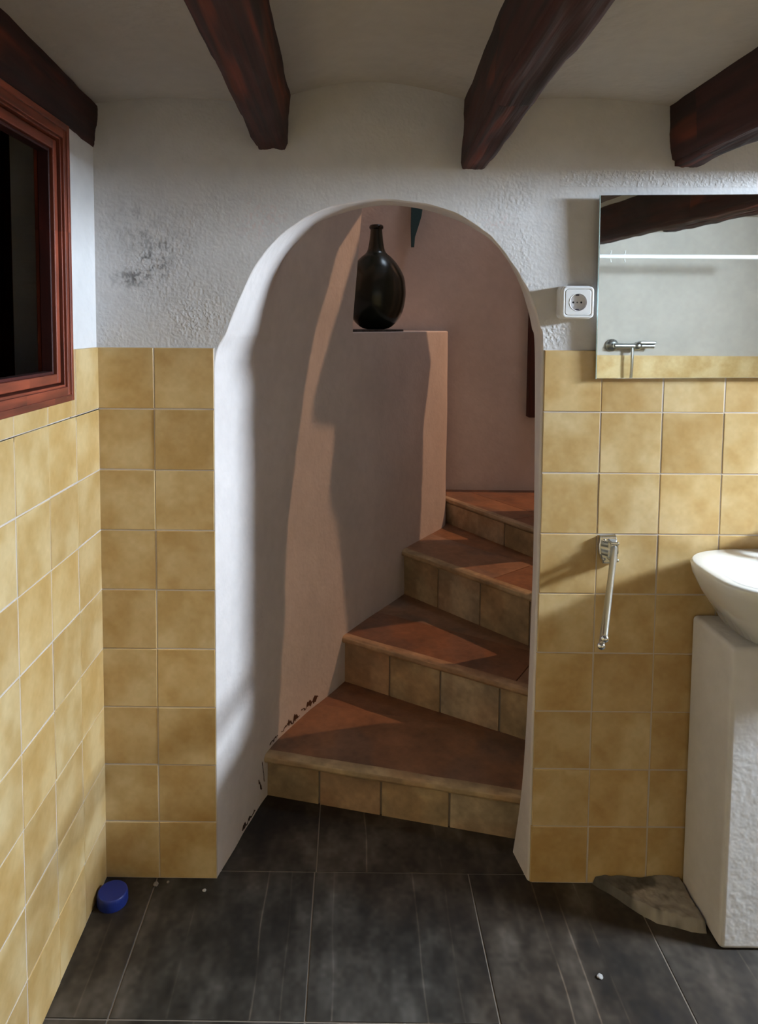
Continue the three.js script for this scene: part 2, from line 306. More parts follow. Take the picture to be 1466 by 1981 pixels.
// ---------------------------------------------------------------- rest of the room shell
{
  const g = merge(box(WIN.x, -0.1, 0, WIN.x + 0.2, WIN.y0, 2.6), box(WIN.x, WIN.y1, 0, WIN.x + 0.2, 2.3, 2.6), box(WIN.x, WIN.y0, 0, WIN.x + 0.2, WIN.y1, WIN.z0), box(WIN.x, WIN.y0, WIN.z1, WIN.x + 0.2, WIN.y1, 2.6));
  const w = struct('wall_right'); mesh('plaster_face', worldUV(g), M.plaster, w);
  mesh('tile_band', worldUV(box(WIN.x - 0.006, 0, 0.006, WIN.x, 1.1, 2.4), 1.8), M.tiles[0], w).userData.kind = 'stuff';
  const n = struct('unseen_window_2');  // window out of view, lighting the room from the right
  const t = 0.03, q = (y0, y1, z0, z1) => rbox(WIN.x + 0.02, y0, z0, WIN.x + 0.07, y1, z1, 0.004);
  mesh('window_frame', worldUV(merge(q(WIN.y0, WIN.y1, WIN.z0, WIN.z0 + t), q(WIN.y0, WIN.y1, WIN.z1 - t, WIN.z1), q(WIN.y0, WIN.y0 + t, WIN.z0 + t, WIN.z1 - t), q(WIN.y1 - t, WIN.y1, WIN.z0 + t, WIN.z1 - t)), 2.5), M.redWood, n);
  mesh('pane', rbox(WIN.x + 0.042, WIN.y0 + t, WIN.z0 + t, WIN.x + 0.048, WIN.y1 - t, WIN.z1 - t, 0.001), std({ color: 0xdfe6ea, roughness: 0.6, emissive: dayColor, emissiveIntensity: 6 }), n);
  const b = struct('wall_back'); mesh('plaster_face', worldUV(box(-0.2, -0.1, 2.4, WIN.x + 0.2, 2.3, 2.6)), std({ map: plasterTex, color: 0xd8d4cc, roughness: 0.95 }), b);
  mesh('tile_band', worldUV(box(0, 0, 2.392, WIN.x, 1.164, 2.4), 1.8), M.tiles[0], b).userData.kind = 'stuff';
}
// floor: 40 cm tiles in a mortar bed
{
  const f = struct('floor');
  mesh('mortar_bed', worldUV(box(-0.2, -0.1, -1.85, 3.6, -0.0022, 2.6)), M.mortar, f);
  const xs = [0.0015, 0.1335, 0.5330, 0.9280, 1.327, 1.727, 2.127, 2.527, 2.927, 3.199], zs = [-0.42, -0.022, 0.378, 0.778, 1.178, 1.578, 1.978, 2.395];
  for (let j = 0; j < zs.length - 1; j++) for (let i = 0; i < xs.length - 1; i++) {
    if (j === 0 && (i === 0 || i > 2)) continue;
    let x0 = xs[i] + 0.0016, x1 = xs[i + 1] - 0.0016; if (j === 0 && i === 2) x1 = 1.2; if (j === 0 && i === 1) x0 = 0.285;
    const skew = j === 0 ? 0.004 : 0;
    const g = worldUV(rbox(x0 + skew, -0.02, zs[j] + 0.0016, x1 + skew, 0, zs[j + 1] - 0.0016, 0.0015, 1), 1 / 2.4, 0, 0.5);
    mesh('floor_tile', g, M.floor, f).position.y = rr(-0.0008, 0);
  }
}
// ceiling: shallow plaster vaults between the beams
const BEAMS = [-0.048, 0.425, 0.892, 1.405, 1.90, 2.40];
const ceil = struct('ceiling');
{
  const gs = [], lo = 1.922, n = 12;
  for (let k = 0; k < BEAMS.length; k++) {
    const a = BEAMS[k], b = k + 1 < BEAMS.length ? BEAMS[k + 1] : 3.22, rise = [0.018, 0.045, 0.02, 0.03, 0.03, 0.02][k];
    gs.push(gridGeo(n, 24, (i, j) => { const t = i / n, x = lerp(a, b, t), z = lerp(-0.01, 2.42, j / 24); return [x, lo + (k === 1 ? 0.012 : 0) + rise * Math.sin(Math.PI * t) + 0.006 * (fbm(x * 6, z * 6 + k * 3, 256, 2) - 0.5), z, x, z]; }, false));
  }
  mesh('plaster_vault', merge(...gs), std({ map: plasterTex, color: 0xe6dfd6, bumpMap: bumpFine, bumpScale: 0.002, roughness: 0.95, side: THREE.DoubleSide }), ceil);
  mesh('ceiling_slab', worldUV(box(-0.2, 1.985, 0, WIN.x + 0.2, 2.3, 2.6)), M.plaster, ceil);
}
// old hand-hewn beams: section corners [left bottom, right bottom, right top, left top] at two ends
function beamGeo(secs, s0) {
  const n = 48, m = 56;
  return gridGeo(n, m, (i, j) => {
    const t = j / m, z = lerp(-0.06, 2.44, t), u = (i % n) / n * 4, k = Math.floor(u), f = u - k;
    const pt = (q) => { const A = secs[0][q % 4], B = secs[1][q % 4]; const tt = clamp(z / 0.6, 0, 1.6); return [lerp(A[0], B[0], tt > 1 ? 1 : tt), lerp(A[1], B[1], tt > 1 ? 1 : tt)]; };
    const p = pt(k), q = pt(k + 1); const cx = (pt(0)[0] + pt(2)[0]) / 2, cy = (pt(0)[1] + pt(2)[1]) / 2;
    let x = lerp(p[0], q[0], f), y = lerp(p[1], q[1], f);
    const c = Math.abs(f - 0.5) * 2, r = sstep(0.8, 1, c) * (0.05 + 0.11 * (vn(z * 5 + s0, k * 3 + (f > 0.5 ? 1 : 0) + 11)));    // worn arrises
    x = lerp(x, cx, r); y = lerp(y, cy, r);
    const w = (fbm(z * 9 + s0 * 3, (i % n) * 0.25 + s0, 256, 3) - 0.5) * 0.012 + (fbm(z * 30 + s0, (i % n) * 0.7, 256, 2) - 0.5) * 0.004;
    const dx = x - cx, dy = y - cy, l = Math.hypot(dx, dy) || 1;
    return [x + dx / l * w, y + dy / l * w, z, i / n, z * 0.8 + s0];
  }, true);
}
const beamSpecs = [
  [[[-0.12, 1.82], [0.006, 1.82], [0.012, 1.93], [-0.12, 1.95]], [[-0.12, 1.82], [0.006, 1.82], [0.035, 1.95], [-0.12, 1.95]], 'thick dark brown ceiling beam against the left wall above the small window'],
  [[[0.388, 1.82], [0.462, 1.822], [0.472, 1.99], [0.375, 1.99]], [[0.392, 1.82], [0.472, 1.822], [0.478, 1.99], [0.38, 1.99]], 'dark brown ceiling beam meeting the wall left of the arch top'],
  [[[0.874, 1.776], [0.936, 1.776], [0.965, 1.97], [0.884, 1.97]], [[0.846, 1.776], [0.922, 1.776], [0.94, 1.97], [0.866, 1.97]], 'dark brown ceiling beam with a worn orange streak above the arch right shoulder'],
  [[[1.375, 1.785], [1.44, 1.785], [1.45, 1.97], [1.36, 1.97]], [[1.375, 1.785], [1.44, 1.785], [1.45, 1.97], [1.36, 1.97]], 'dark brown ceiling beam at the right, over the mirror'],
  [[[1.86, 1.778], [1.94, 1.778], [1.95, 1.97], [1.86, 1.97]], [[1.86, 1.765], [1.94, 1.765], [1.95, 1.97], [1.86, 1.97]], 'dark ceiling beam seen in the mirror, second from the right wall'],
  [[[2.36, 1.86], [2.44, 1.86], [2.45, 1.97], [2.36, 1.97]], [[2.36, 1.86], [2.44, 1.86], [2.45, 1.97], [2.36, 1.97]], 'dark ceiling beam far to the right, beyond the mirror']
];
beamSpecs.forEach((b, i) => tag(mesh('ceiling_beam', mergeVertices(beamGeo(b, i * 5.3 + 1)), M.beam), b[2], 'beam', 'ceiling beams'));

// ---------------------------------------------------------------- stairwell shell
const H = [0, 0.135, 0.307, 0.495, 0.615];
const BZ = -1.70, LEDGE_Y = 1.378, TALL_Z = -0.782;
const plan = [[0.288, 0.0], [0.314, -0.10], [0.339, -0.20], [0.374, -0.32], [0.46, -0.50], [0.588, -0.725], [0.70, -0.915], [0.83, -1.125], [0.945, -1.315], [1.03, -1.452], [1.058, -1.52], [1.068, -1.60], [1.076, -1.72]];
const planC = new THREE.SplineCurve(plan.map(([x, z]) => new THREE.Vector2(x, z)));
const PN = 120, planP = planC.getSpacedPoints(PN).filter((p) => p.y <= -0.095); planP[0].set(0.3135, -0.1);
const planLen = []; planP.forEach((p, i) => planLen.push(i ? planLen[i - 1] + p.distanceTo(planP[i - 1]) : 0));
const leftIn = (y) => {                      // x of the arch's left reveal at z = -0.1
  if (y >= inP[iL].y) return inP[iL].x;
  let best = 0.314; for (let i = 0; i < NA / 2; i++) if (inP[i].y <= y && inP[i + 1].y > y) best = lerp(inP[i].x, inP[i + 1].x, (y - inP[i].y) / (inP[i + 1].y - inP[i].y));
  return best;
};
function wallPt(i, y) {
  const p = planP[i], t = sstep(0, 1, clamp((-0.1 - p.y) / 0.34));
  let x = p.x + 0.075 * Math.max(0, Math.min(y, 2.1) - 1.42) * sstep(-0.1, -0.5, p.y) + (1 - t) * Math.max(0, leftIn(y) - 0.3135);
  x += (fbm(planLen[i] * 5, y * 4, 256, 2) - 0.5) * 0.012 * sstep(-0.1, -0.2, p.y) * sstep(0, 0.1, Math.abs(p.y - TALL_Z));
  return [x, y, p.y, planLen[i], y];
}
let iK = 0, iL = 0; while (inP[iK].y < LEDGE_Y) iK++; while (inP[iL].y < 1.656) iL++; inP[iK].y = LEDGE_Y;
const nTall = planP.findIndex((p) => p.y <= TALL_Z);
{
  // the arch reveal (a rounded arris, then the soffit) runs on into the left wall of the stair as one skin
  const rows = [[0, 0], [0.3, -0.0006], [0.6, -0.002], [0.85, -0.004], [1, -0.0075]];
  const parts = [gridGeo(NA, rows.length - 1 + 8, (i, j) => {
    if (j < rows.length) { const [t, dz] = rows[j]; return [lerp(edgeP[i].x, outP[i].x, t), lerp(edgeP[i].y, outP[i].y, t), dz]; }
    const t = (j - rows.length + 1) / 8; return [lerp(outP[i].x, inP[i].x, t), lerp(outP[i].y, inP[i].y, t), lerp(-0.0075, -WT, t)];
  })];
  const wp = (i, j) => { const p = wallPt(j, inP[i].y); if (j === 0) { p[0] = inP[i].x; p[2] = -WT; } return p; };
  parts.push(gridGeo(iK, planP.length - 1, (i, j) => wp(i, j)));
  parts.push(gridGeo(iL - iK, nTall, (i, j) => wp(iK + i, j)));
  parts.push(gridGeo(60, nTall, (i, j) => wallPt(j, i < 24 ? lerp(inP[iL].y, 2.1, i / 24) : lerp(2.1, shellTop, (i - 24) / 36))));
  const g = mergeVertices(mergeGeometries(parts.map((q) => { q.deleteAttribute('normal'); q.deleteAttribute('uv'); return q; })), 2e-4); g.computeVertexNormals();
  { const P = g.attributes.position, uv = []; for (let i = 0; i < P.count; i++) uv.push(P.getX(i) * 0.6 - P.getZ(i) * 0.9, P.getY(i)); g.setAttribute('uv', new THREE.Float32BufferAttribute(uv, 2)); }
  const end = gridGeo(6, 40, (i, j) => { const y = lerp(LEDGE_Y - 0.02, shellTop, j / 40), p = wallPt(nTall, y); return [lerp(p[0], -0.05, i / 6), y, p[2], -i * 0.1, y]; }, false);
  struct('wall_stair_left', merge(g, end), M.stairPlaster);
  // broken plaster along the foot of the wall, showing the brown render behind
  const scar = (name, z0, z1, y0, y1, h, s0) => {
    const q = gridGeo(46, 6, (i, j) => {
      const t = i / 46, z = lerp(z0, z1, t); let k = 0; while (k < planP.length - 2 && planP[k + 1].y > z) k++;
      const e = Math.min(1, t * 9, (1 - t) * 9) * (0.15 + 1.3 * sstep(0.3, 0.7, fbm(t * 9 + s0, s0 * 3, 256, 3))), y = lerp(y0, y1, t) + (fbm(t * 8 + s0, 9, 256, 2) - 0.5) * h + h * e * (j / 6 - 0.5);
      const A = wallPt(k, y), B = wallPt(k + 1, y), f = (z - A[2]) / (B[2] - A[2]), off = 0.0016 * Math.sin(Math.PI * j / 6) + 0.0004;
      return [lerp(A[0], B[0], f) + off * 0.9, y, z + off * 0.45, z, y];
    });
    return q;
  };
  const wl = scene.getObjectByName('wall_stair_left');
  mesh('plaster_scar', merge(scar('a', -0.405, -0.50, 0.150, 0.150, 0.020, 1.3), scar('a', -0.51, -0.60, 0.155, 0.160, 0.016, 4.1), scar('b', -0.335, -0.385, 0.148, 0.15, 0.008, 2.2)), std({ map: terraTex, color: 0x8c7868, roughness: 1, side: THREE.DoubleSide }), wl);
  mesh('plaster_scar', merge(scar('c', -0.285, -0.30, 0.125, 0.06, 0.012, 6.2), scar('d', -0.262, -0.285, 0.085, 0.045, 0.012, 8.2), scar('e', -0.15, -0.24, 0.012, 0.012, 0.012, 3.2)), std({ map: terraTex, color: 0x7c6a5c, roughness: 1, side: THREE.DoubleSide }), wl);
  const cap = [...planP.slice(nTall - 1).map((p) => [p.x, p.y]), [-0.05, -1.72], [-0.05, TALL_Z + 0.01]];
  const q = planP.slice(nTall - 1).map((p, k) => wallPt(nTall - 1 + k, LEDGE_Y)).map((p) => [p[0] - 0.0005, p[2]]);
  struct('wall_stair_ledge', worldUV(prism([...q, [-0.05, -1.72], [-0.05, TALL_Z + 0.02]], LEDGE_Y - 0.03, LEDGE_Y + 0.004, 0.004)), M.stairPlaster);
  struct('wall_stair_outer', worldUV(box(-0.2, -0.1, -1.9, -0.05, shellTop, -0.1)), M.stairPlaster);
  struct('wall_stair_back', worldUV(box(-0.2, -0.1, BZ - 0.15, 3.6, shellTop, BZ)), M.stairPlaster);
  struct('wall_stair_right', worldUV(box(3.5, -0.1, BZ, 3.65, shellTop, 0)), M.stairPlaster);
  struct('ceiling_stair', worldUV(box(-0.2, shellTop, -1.9, 3.65, shellTop + 0.15, 0.1)), M.stairPlaster);
  // unseen core the stair winds round; end wall curved to edge the lamp streak
  const prof = [[-0.05, -0.80], [1.0, -0.80], [1.17, -0.808], [1.285, -0.85], [1.45, -0.872], [1.618, -0.889], [1.82, -0.899], [1.954, -0.911], [2.033, -0.928], [2.156, -0.949], [2.249, -0.971], [2.306, -0.988], [2.374, -1.006], [2.416, -1.022], [2.453, -1.043], [2.5, -1.10], [2.56, -1.2], [2.6, -1.4], [2.62, -1.69], [2.62, -0.1], [-0.05, -0.1]];
  const s = new THREE.Shape(prof.map(([y, z]) => new THREE.Vector2(-z, y)));
  const core = new THREE.ExtrudeGeometry(s, { depth: 0.08, bevelEnabled: false }).rotateY(Math.PI / 2).translate(1.5, 0, 0);
  struct('wall_stair_unseen_core', worldUV(merge(core, box(1.56, -0.05, -0.72, 3.5, 2.2, -0.1))), M.stairPlaster);
  // unseen pier at the upper turn, shaped to split the lamp's beam
  const pier = [[1.55, -1.216], [1.75, -1.226], [2.05, -1.224], [2.16, -1.213], [2.245, -1.204], [2.317, -1.193], [2.37, -1.179], [2.402, -1.179], [2.444, -1.188], [2.481, -1.19], [2.506, -1.165], [2.53, -1.15], [2.557, -1.152], [2.589, -1.166], [2.641, -1.186], [2.70, -1.207], [2.8, -1.24], [2.8, -1.455], [2.39, -1.437], [2.31, -1.453], [2.21, -1.43], [2.0, -1.422], [1.55, -1.40]];
  const ps = new THREE.Shape(pier.map(([y, z]) => new THREE.Vector2(-z, y)));
  struct('wall_stair_unseen_pier', worldUV(merge(new THREE.ExtrudeGeometry(ps, { depth: 0.05, bevelEnabled: false }).rotateY(Math.PI / 2).translate(1.9, 0, 0), box(1.9, -0.05, -1.40, 1.95, 1.56, -1.23))), M.stairPlaster);
}

// ---------------------------------------------------------------- the winding stair
const LINES = [null, [0.247, -0.415], [0.638, -1.139], [1.193, -2.155], [1.784, -3.450]];   // riser lines z = a x + b
{
  const st = tag(group('staircase'), 'winding stair of worn brown tiled steps turning right behind the arch', 'stairs');
  const wallX = (z) => { for (let i = 1; i < planP.length; i++) if (planP[i].y <= z) { const a = planP[i - 1], b = planP[i]; return lerp(a.x, b.x, (z - a.y) / (b.y - a.y)); } return 1.1; };
  const leftEnd = (a, b) => { let x = 0.3; for (let k = 0; k < 60; k++) x = lerp(x, wallX(a * x + b), 0.4); return x; };
  const R = [null, 1.12, 1.49, 1.49, 1.49];
  const joints = [null, [0.534, 0.713, 0.903], [0.759, 0.92, 1.092, 1.27], [0.965, 1.10, 1.24, 1.38], [1.262, 1.38]];
  for (let k = 1; k <= 4; k++) {
    const [a, b] = LINES[k], xl = leftEnd(a, b), xr = R[k], h = H[k], h0 = H[k - 1], nx = -a / Math.hypot(a, 1), nz = 1 / Math.hypot(a, 1), NT = 0.026;
    const L = (x, o = 0) => [x + nx * o, a * x + b + nz * o];
    // masonry of the step, from this riser to beyond the next
    const poly = [L(xl - 0.03, -0.004), L(xr, -0.004)];
    if (k === 1) poly.push([1.49, -0.12]);
    if (k < 4) { const [c, d] = LINES[k + 1], x2 = leftEnd(c, d); poly.push([1.49, Math.min(-0.13, c * 1.49 + d - 0.06)]); poly.push([x2 + 0.03, c * (x2 + 0.03) + d - 0.06]); const zm = (a * xl + b + c * x2 + d) / 2; poly.push([x2 - 0.03, c * x2 + d - 0.03], [wallX(zm) - 0.02, zm]); }
    else poly.push([1.9, -0.9], [1.9, BZ], [1.06, BZ]);
    const step = mesh('step', worldUV(prism(poly, 0, h - NT)), M.mortar, st);
    // risers
    const js = [xl - 0.012, ...joints[k], xr].filter((x, i, arr) => x <= xr);
    for (let i = 0; i + 1 < js.length; i++) {
      const p = L(js[i], -0.014), q = L(js[i + 1], -0.014), len = Math.hypot(q[0] - p[0], q[1] - p[1]) - 0.0035;
      const g = worldUV(rbox(0.002, h0 - 0.004, 0, len, h - NT - 0.001, 0.014 + rr(-0.001, 0.001), 0.0015, 1), 1.6, rnd(), rnd()).rotateY(-Math.atan2(q[1] - p[1], q[0] - p[0])).translate(p[0], 0, p[1]);
      mesh('riser_tile', g, M.riser[(i + k) % 4], step);
    }
    // rounded nosing
    const nr = k === 4 ? 0.009 : 0.013, over = k === 4 ? 0.004 : 0.022;
    const ns = new THREE.Shape(); ns.moveTo(-0.012, 0); ns.lineTo(over - nr, 0); ns.absarc(over - nr, NT / 2, NT / 2, -Math.PI / 2, Math.PI / 2, false); ns.lineTo(-0.012, NT); ns.closePath();
    const p = L(xl - 0.012), q = L(xr), len = Math.hypot(q[0] - p[0], q[1] - p[1]);
    const nb = new THREE.ExtrudeGeometry(ns, { depth: len, bevelEnabled: false, curveSegments: 10, steps: 30 });
    { const P = nb.attributes.position; for (let i = 0; i < P.count; i++) { const z = P.getZ(i); const w = (fbm(z * 12, k * 9, 256, 2) - 0.5); P.setX(i, P.getX(i) + w * 0.007 * (P.getX(i) > 0 ? 1 : 0)); P.setY(i, P.getY(i) + w * 0.002); } }
    const ng = worldUV(toCreasedNormals(nb, 0.6), 1.6, rnd(), rnd());
    // local x points out of the riser, local z runs along it
    const m = new THREE.Matrix4().makeBasis(new THREE.Vector3(nx, 0, nz), new THREE.Vector3(0, 1, 0), new THREE.Vector3((q[0] - p[0]) / len, 0, (q[1] - p[1]) / len)).setPosition(p[0], h - NT, p[1]);
    ng.applyMatrix4(m); if (m.determinant() < 0) { const P = ng.attributes.position; for (let i = 0; i < P.count; i += 3) for (const at of Object.values(ng.attributes)) { for (let c = 0; c < at.itemSize; c++) { const t = at.array[(i + 1) * at.itemSize + c]; at.array[(i + 1) * at.itemSize + c] = at.array[(i + 2) * at.itemSize + c]; at.array[(i + 2) * at.itemSize + c] = t; } } }
    mesh('nosing', ng, M.riser[k % 4], step);
    // tread: a strip of slabs along the nosing, a wedge behind
    const T0 = h - NT + 0.002, depth = [0, 0.30, 0.24, 0.24, 0.16][k];
    const bk = (x) => L(x, -depth);
    const wx = (o) => { let x = xl; for (let n = 0; n < 60; n++) { const pt = L(x, o); x += 0.5 * (wallX(pt[1]) - pt[0]); } return x; };
    const xb = wx(-depth) - 0.004, xf = xl - 0.004, cuts = k === 4 ? [xf, 1.28, xr] : k === 1 ? [xf, xr] : [xf, 1.13, xr];
    for (let i = 0; i + 1 < cuts.length; i++) {
      const g0 = i ? 0.002 : 0, a0 = i ? bk(cuts[i] + 0.002) : bk(xb), pol = [L(cuts[i] + g0, -0.0105), L(cuts[i + 1], -0.0105), k === 1 ? [1.14, -0.42] : bk(cuts[i + 1]), a0];
      if (i === 0 && k < 4) { const zm = (L(xf, -0.0105)[1] + a0[1]) / 2; pol.push([wallX(zm) - 0.002, zm]); }
      if (k === 1) pol.splice(2, 1, [xr + 0.08, L(xr + 0.08, -depth)[1]]);
      mesh('tread_slab', worldUV(prism(pol, T0, h - rr(0, 0.0008), 0.0015), 1.3, rnd(), rnd()), M.terra[(i + k) % 3], step);
    }
    const rear = k < 4 ? (() => { const [c, d] = LINES[k + 1], x2 = leftEnd(c, d); return [bk(xb + 0.001), k === 1 ? [1.49, L(1.49, -depth - 0.003)[1]] : bk(xr), [1.49, c * 1.49 + d - 0.02], [x2 + 0.02, c * (x2 + 0.02) + d - 0.02], [x2 - 0.004, c * (x2 - 0.004) + d]]; })() : [L(xf, -depth - 0.003), L(1.49, -depth - 0.003), [1.9, -0.9], [1.9, BZ], [1.068, BZ]];
    mesh('tread_slab', worldUV(prism(rear, T0, h - 0.001, 0.0015), 1.3, rnd(), rnd()), M.terra[(k + 1) % 3], step);
  }
}

// ---------------------------------------------------------------- things in the stairwell
// demijohn
{
  const d = tag(group('demijohn', 0.719, LEDGE_Y + 0.012, -1.22), 'big dark green glass demijohn standing on the plaster ledge in the stairwell', 'bottle');
  const s = 0.00214, pts = [[0, 0], [16, 0], [25, 2.5], [34, 8], [45, 20], [53, 39], [57, 63], [56.5, 82], [54, 98], [47.5, 113], [39, 126], [29, 137], [21, 143.5], [16.8, 150], [14.4, 160], [12.4, 174], [11.3, 186], [11, 189], [11.6, 190], [11.8, 196], [11, 198], [8, 198.5], [7.5, 190], [0, 186]];
  const c = new THREE.SplineCurve(pts.slice(1, 18).map(([x, y]) => new THREE.Vector2(x, y))).getPoints(70).map((p) => [p.x * s, p.y * s]);
  mesh('body', lathe([[0, 0], ...c, ...pts.slice(18).map(([x, y]) => [x * s, y * s])], 72), new THREE.MeshPhysicalMaterial({ color: 0x222a1c, roughness: 0.22, transmission: 0.3, thickness: 0.02, ior: 1.5, attenuationColor: new THREE.Color(0.10, 0.14, 0.06), attenuationDistance: 0.05 }), d);
  mesh('lip', new THREE.TorusGeometry(0.0235, 0.0055, 12, 48).scale(1, 1, 1.6).rotateX(Math.PI / 2).translate(0, 193.5 * s, 0), std({ color: 0x12160f, roughness: 0.2 }), d);
  const sl = prism([[0.60, -0.84], [0.70, -0.98], [0.80, -1.16], [0.84, -1.30], [0.70, -1.33], [0.55, -1.1]], 0, 0.008, 0.001).translate(0, LEDGE_Y + 0.004, 0);
  tag(mesh('slate_slab', worldUV(sl), std({ map: floorTex, roughness: 0.7 })), 'thin dark flat slab lying under the green demijohn on the ledge', 'slab');
}
// teal pointed board hanging on the back wall
{
  const z = BZ, s = new THREE.Shape([[0, 0], [0.010, 0.0], [0.0135, 0.045], [0.026, 0.085], [0.042, 0.14], [0.049, 0.19], [0.052, 0.30], [0.0, 0.30], [-0.003, 0.10]].map(([x, y]) => new THREE.Vector2(x, y)));
  const o = tag(group('teal_bracket', 0.9, 1.775, z + 0.03), 'dark teal pointed wooden bracket hanging on the stair back wall above the demijohn', 'bracket');
  mesh('blade', new THREE.ExtrudeGeometry(s, { depth: 0.018, bevelEnabled: true, bevelThickness: 0.002, bevelSize: 0.002, bevelSegments: 2 }), std({ color: 0x1f4a52, roughness: 0.55 }), o);
  mesh('wall_plate', rbox(-0.01, 0.22, -0.03, 0.065, 0.29, 0.0, 0.003), std({ color: 0x1f4a52, roughness: 0.55 }), o);
}
// dark red wooden shutter; its unseen upper part raised to shade the back wall
{
  const o = tag(group('shutter', 1.462, 0.975, BZ), 'dark red wooden shutter on the stair back wall, half hidden by the arch', 'shutter');
  mesh('panel', worldUV(rbox(0, 0, 0.0, 0.50, 1.5, 0.035, 0.004), 2.5), M.darkRedWood, o);
  mesh('frame', worldUV(merge(rbox(0, 0, 0.03, 0.06, 1.5, 0.055, 0.004), rbox(0.44, 0, 0.03, 0.5, 1.5, 0.055, 0.004), rbox(0.055, 0, 0.03, 0.445, 0.07, 0.055, 0.004), rbox(0.055, 1.43, 0.03, 0.445, 1.5, 0.055, 0.004)), 2.5), M.darkRedWood, o);
}
{
  const n = struct('added_window_3');  // added roof opening that holds the stair fill light
  mesh('added_frame', worldUV(merge(rbox(STAIR_FILL.x0 - 0.05, 4.27, STAIR_FILL.z0 - 0.05, STAIR_FILL.x0, 4.3, STAIR_FILL.z1 + 0.05), rbox(STAIR_FILL.x1, 4.27, STAIR_FILL.z0 - 0.05, STAIR_FILL.x1 + 0.05, 4.3, STAIR_FILL.z1 + 0.05), rbox(STAIR_FILL.x0, 4.27, STAIR_FILL.z0 - 0.05, STAIR_FILL.x1, 4.3, STAIR_FILL.z0), rbox(STAIR_FILL.x0, 4.27, STAIR_FILL.z1, STAIR_FILL.x1, 4.3, STAIR_FILL.z1 + 0.05)), 2.5), M.redWood, n);
  mesh('pane', box(STAIR_FILL.x0, 4.288, STAIR_FILL.z0, STAIR_FILL.x1, 4.294, STAIR_FILL.z1), std({ color: 0xdfe6ea, roughness: 0.6, emissive: dayColor, emissiveIntensity: 3 }), n);  // glowing pane of the added fill
}
// lamp out of view high in the stairwell, placed to throw the warm streaks
{
  const o = tag(group('unseen_stair_lamp', ...LAMP), 'unseen lamp high in the stairwell, placed to throw the warm streaks', 'lamp');
  mesh('bulb', new THREE.SphereGeometry(0.02, 20, 14).translate(-0.0, -0.03, 0), std({ color: 0x331a0a, emissive: new THREE.Color(1, 0.55, 0.25), emissiveIntensity: 4 }), o);
  mesh('shade', new THREE.LatheGeometry([[0.015, 0.05], [0.05, 0.03], [0.09, -0.02], [0.095, -0.025], [0.088, -0.02], [0.045, 0.026], [0.015, 0.045]].map(([r, y]) => new THREE.Vector2(r, y)), 32), std({ color: 0x6a5b48, roughness: 0.6, side: THREE.DoubleSide }), o);
  mesh('cord', new THREE.CylinderGeometry(0.003, 0.003, shellTop - LAMP[1] - 0.03, 8).translate(0, (shellTop - LAMP[1]) / 2 + 0.02, 0), M.hole, o);
}

// ---------------------------------------------------------------- things on the right wall
// mirror: a frameless sheet hung a little off the wall, leaning out at the top and slightly askew
{
  const o = tag(group('mirror', 1.205, 1.282, 0.009), 'frameless rectangular mirror hanging on the right above the yellow tiles', 'mirror');
  o.rotation.set(0.017, 0, 0.012, 'ZXY');
  mesh('glass', rbox(0, 0, 0.004, 0.46, 0.432, 0.0085, 0.0012), std({ color: 0xe9eeea, metalness: 1, roughness: 0.015 }), o);
  mesh('glass_edge', rbox(-0.0014, -0.0006, 0.0042, 0.0012, 0.4326, 0.0082, 0.0006), new THREE.MeshPhysicalMaterial({ color: 0xcfe9e6, roughness: 0.15, clearcoat: 1 }), o).userData.label = 'pale green polished edge';
  mesh('backing', rbox(0.006, 0.006, -0.004, 0.454, 0.426, 0.0042, 0.001), std({ color: 0x3a3430, roughness: 0.8 }), o);
}
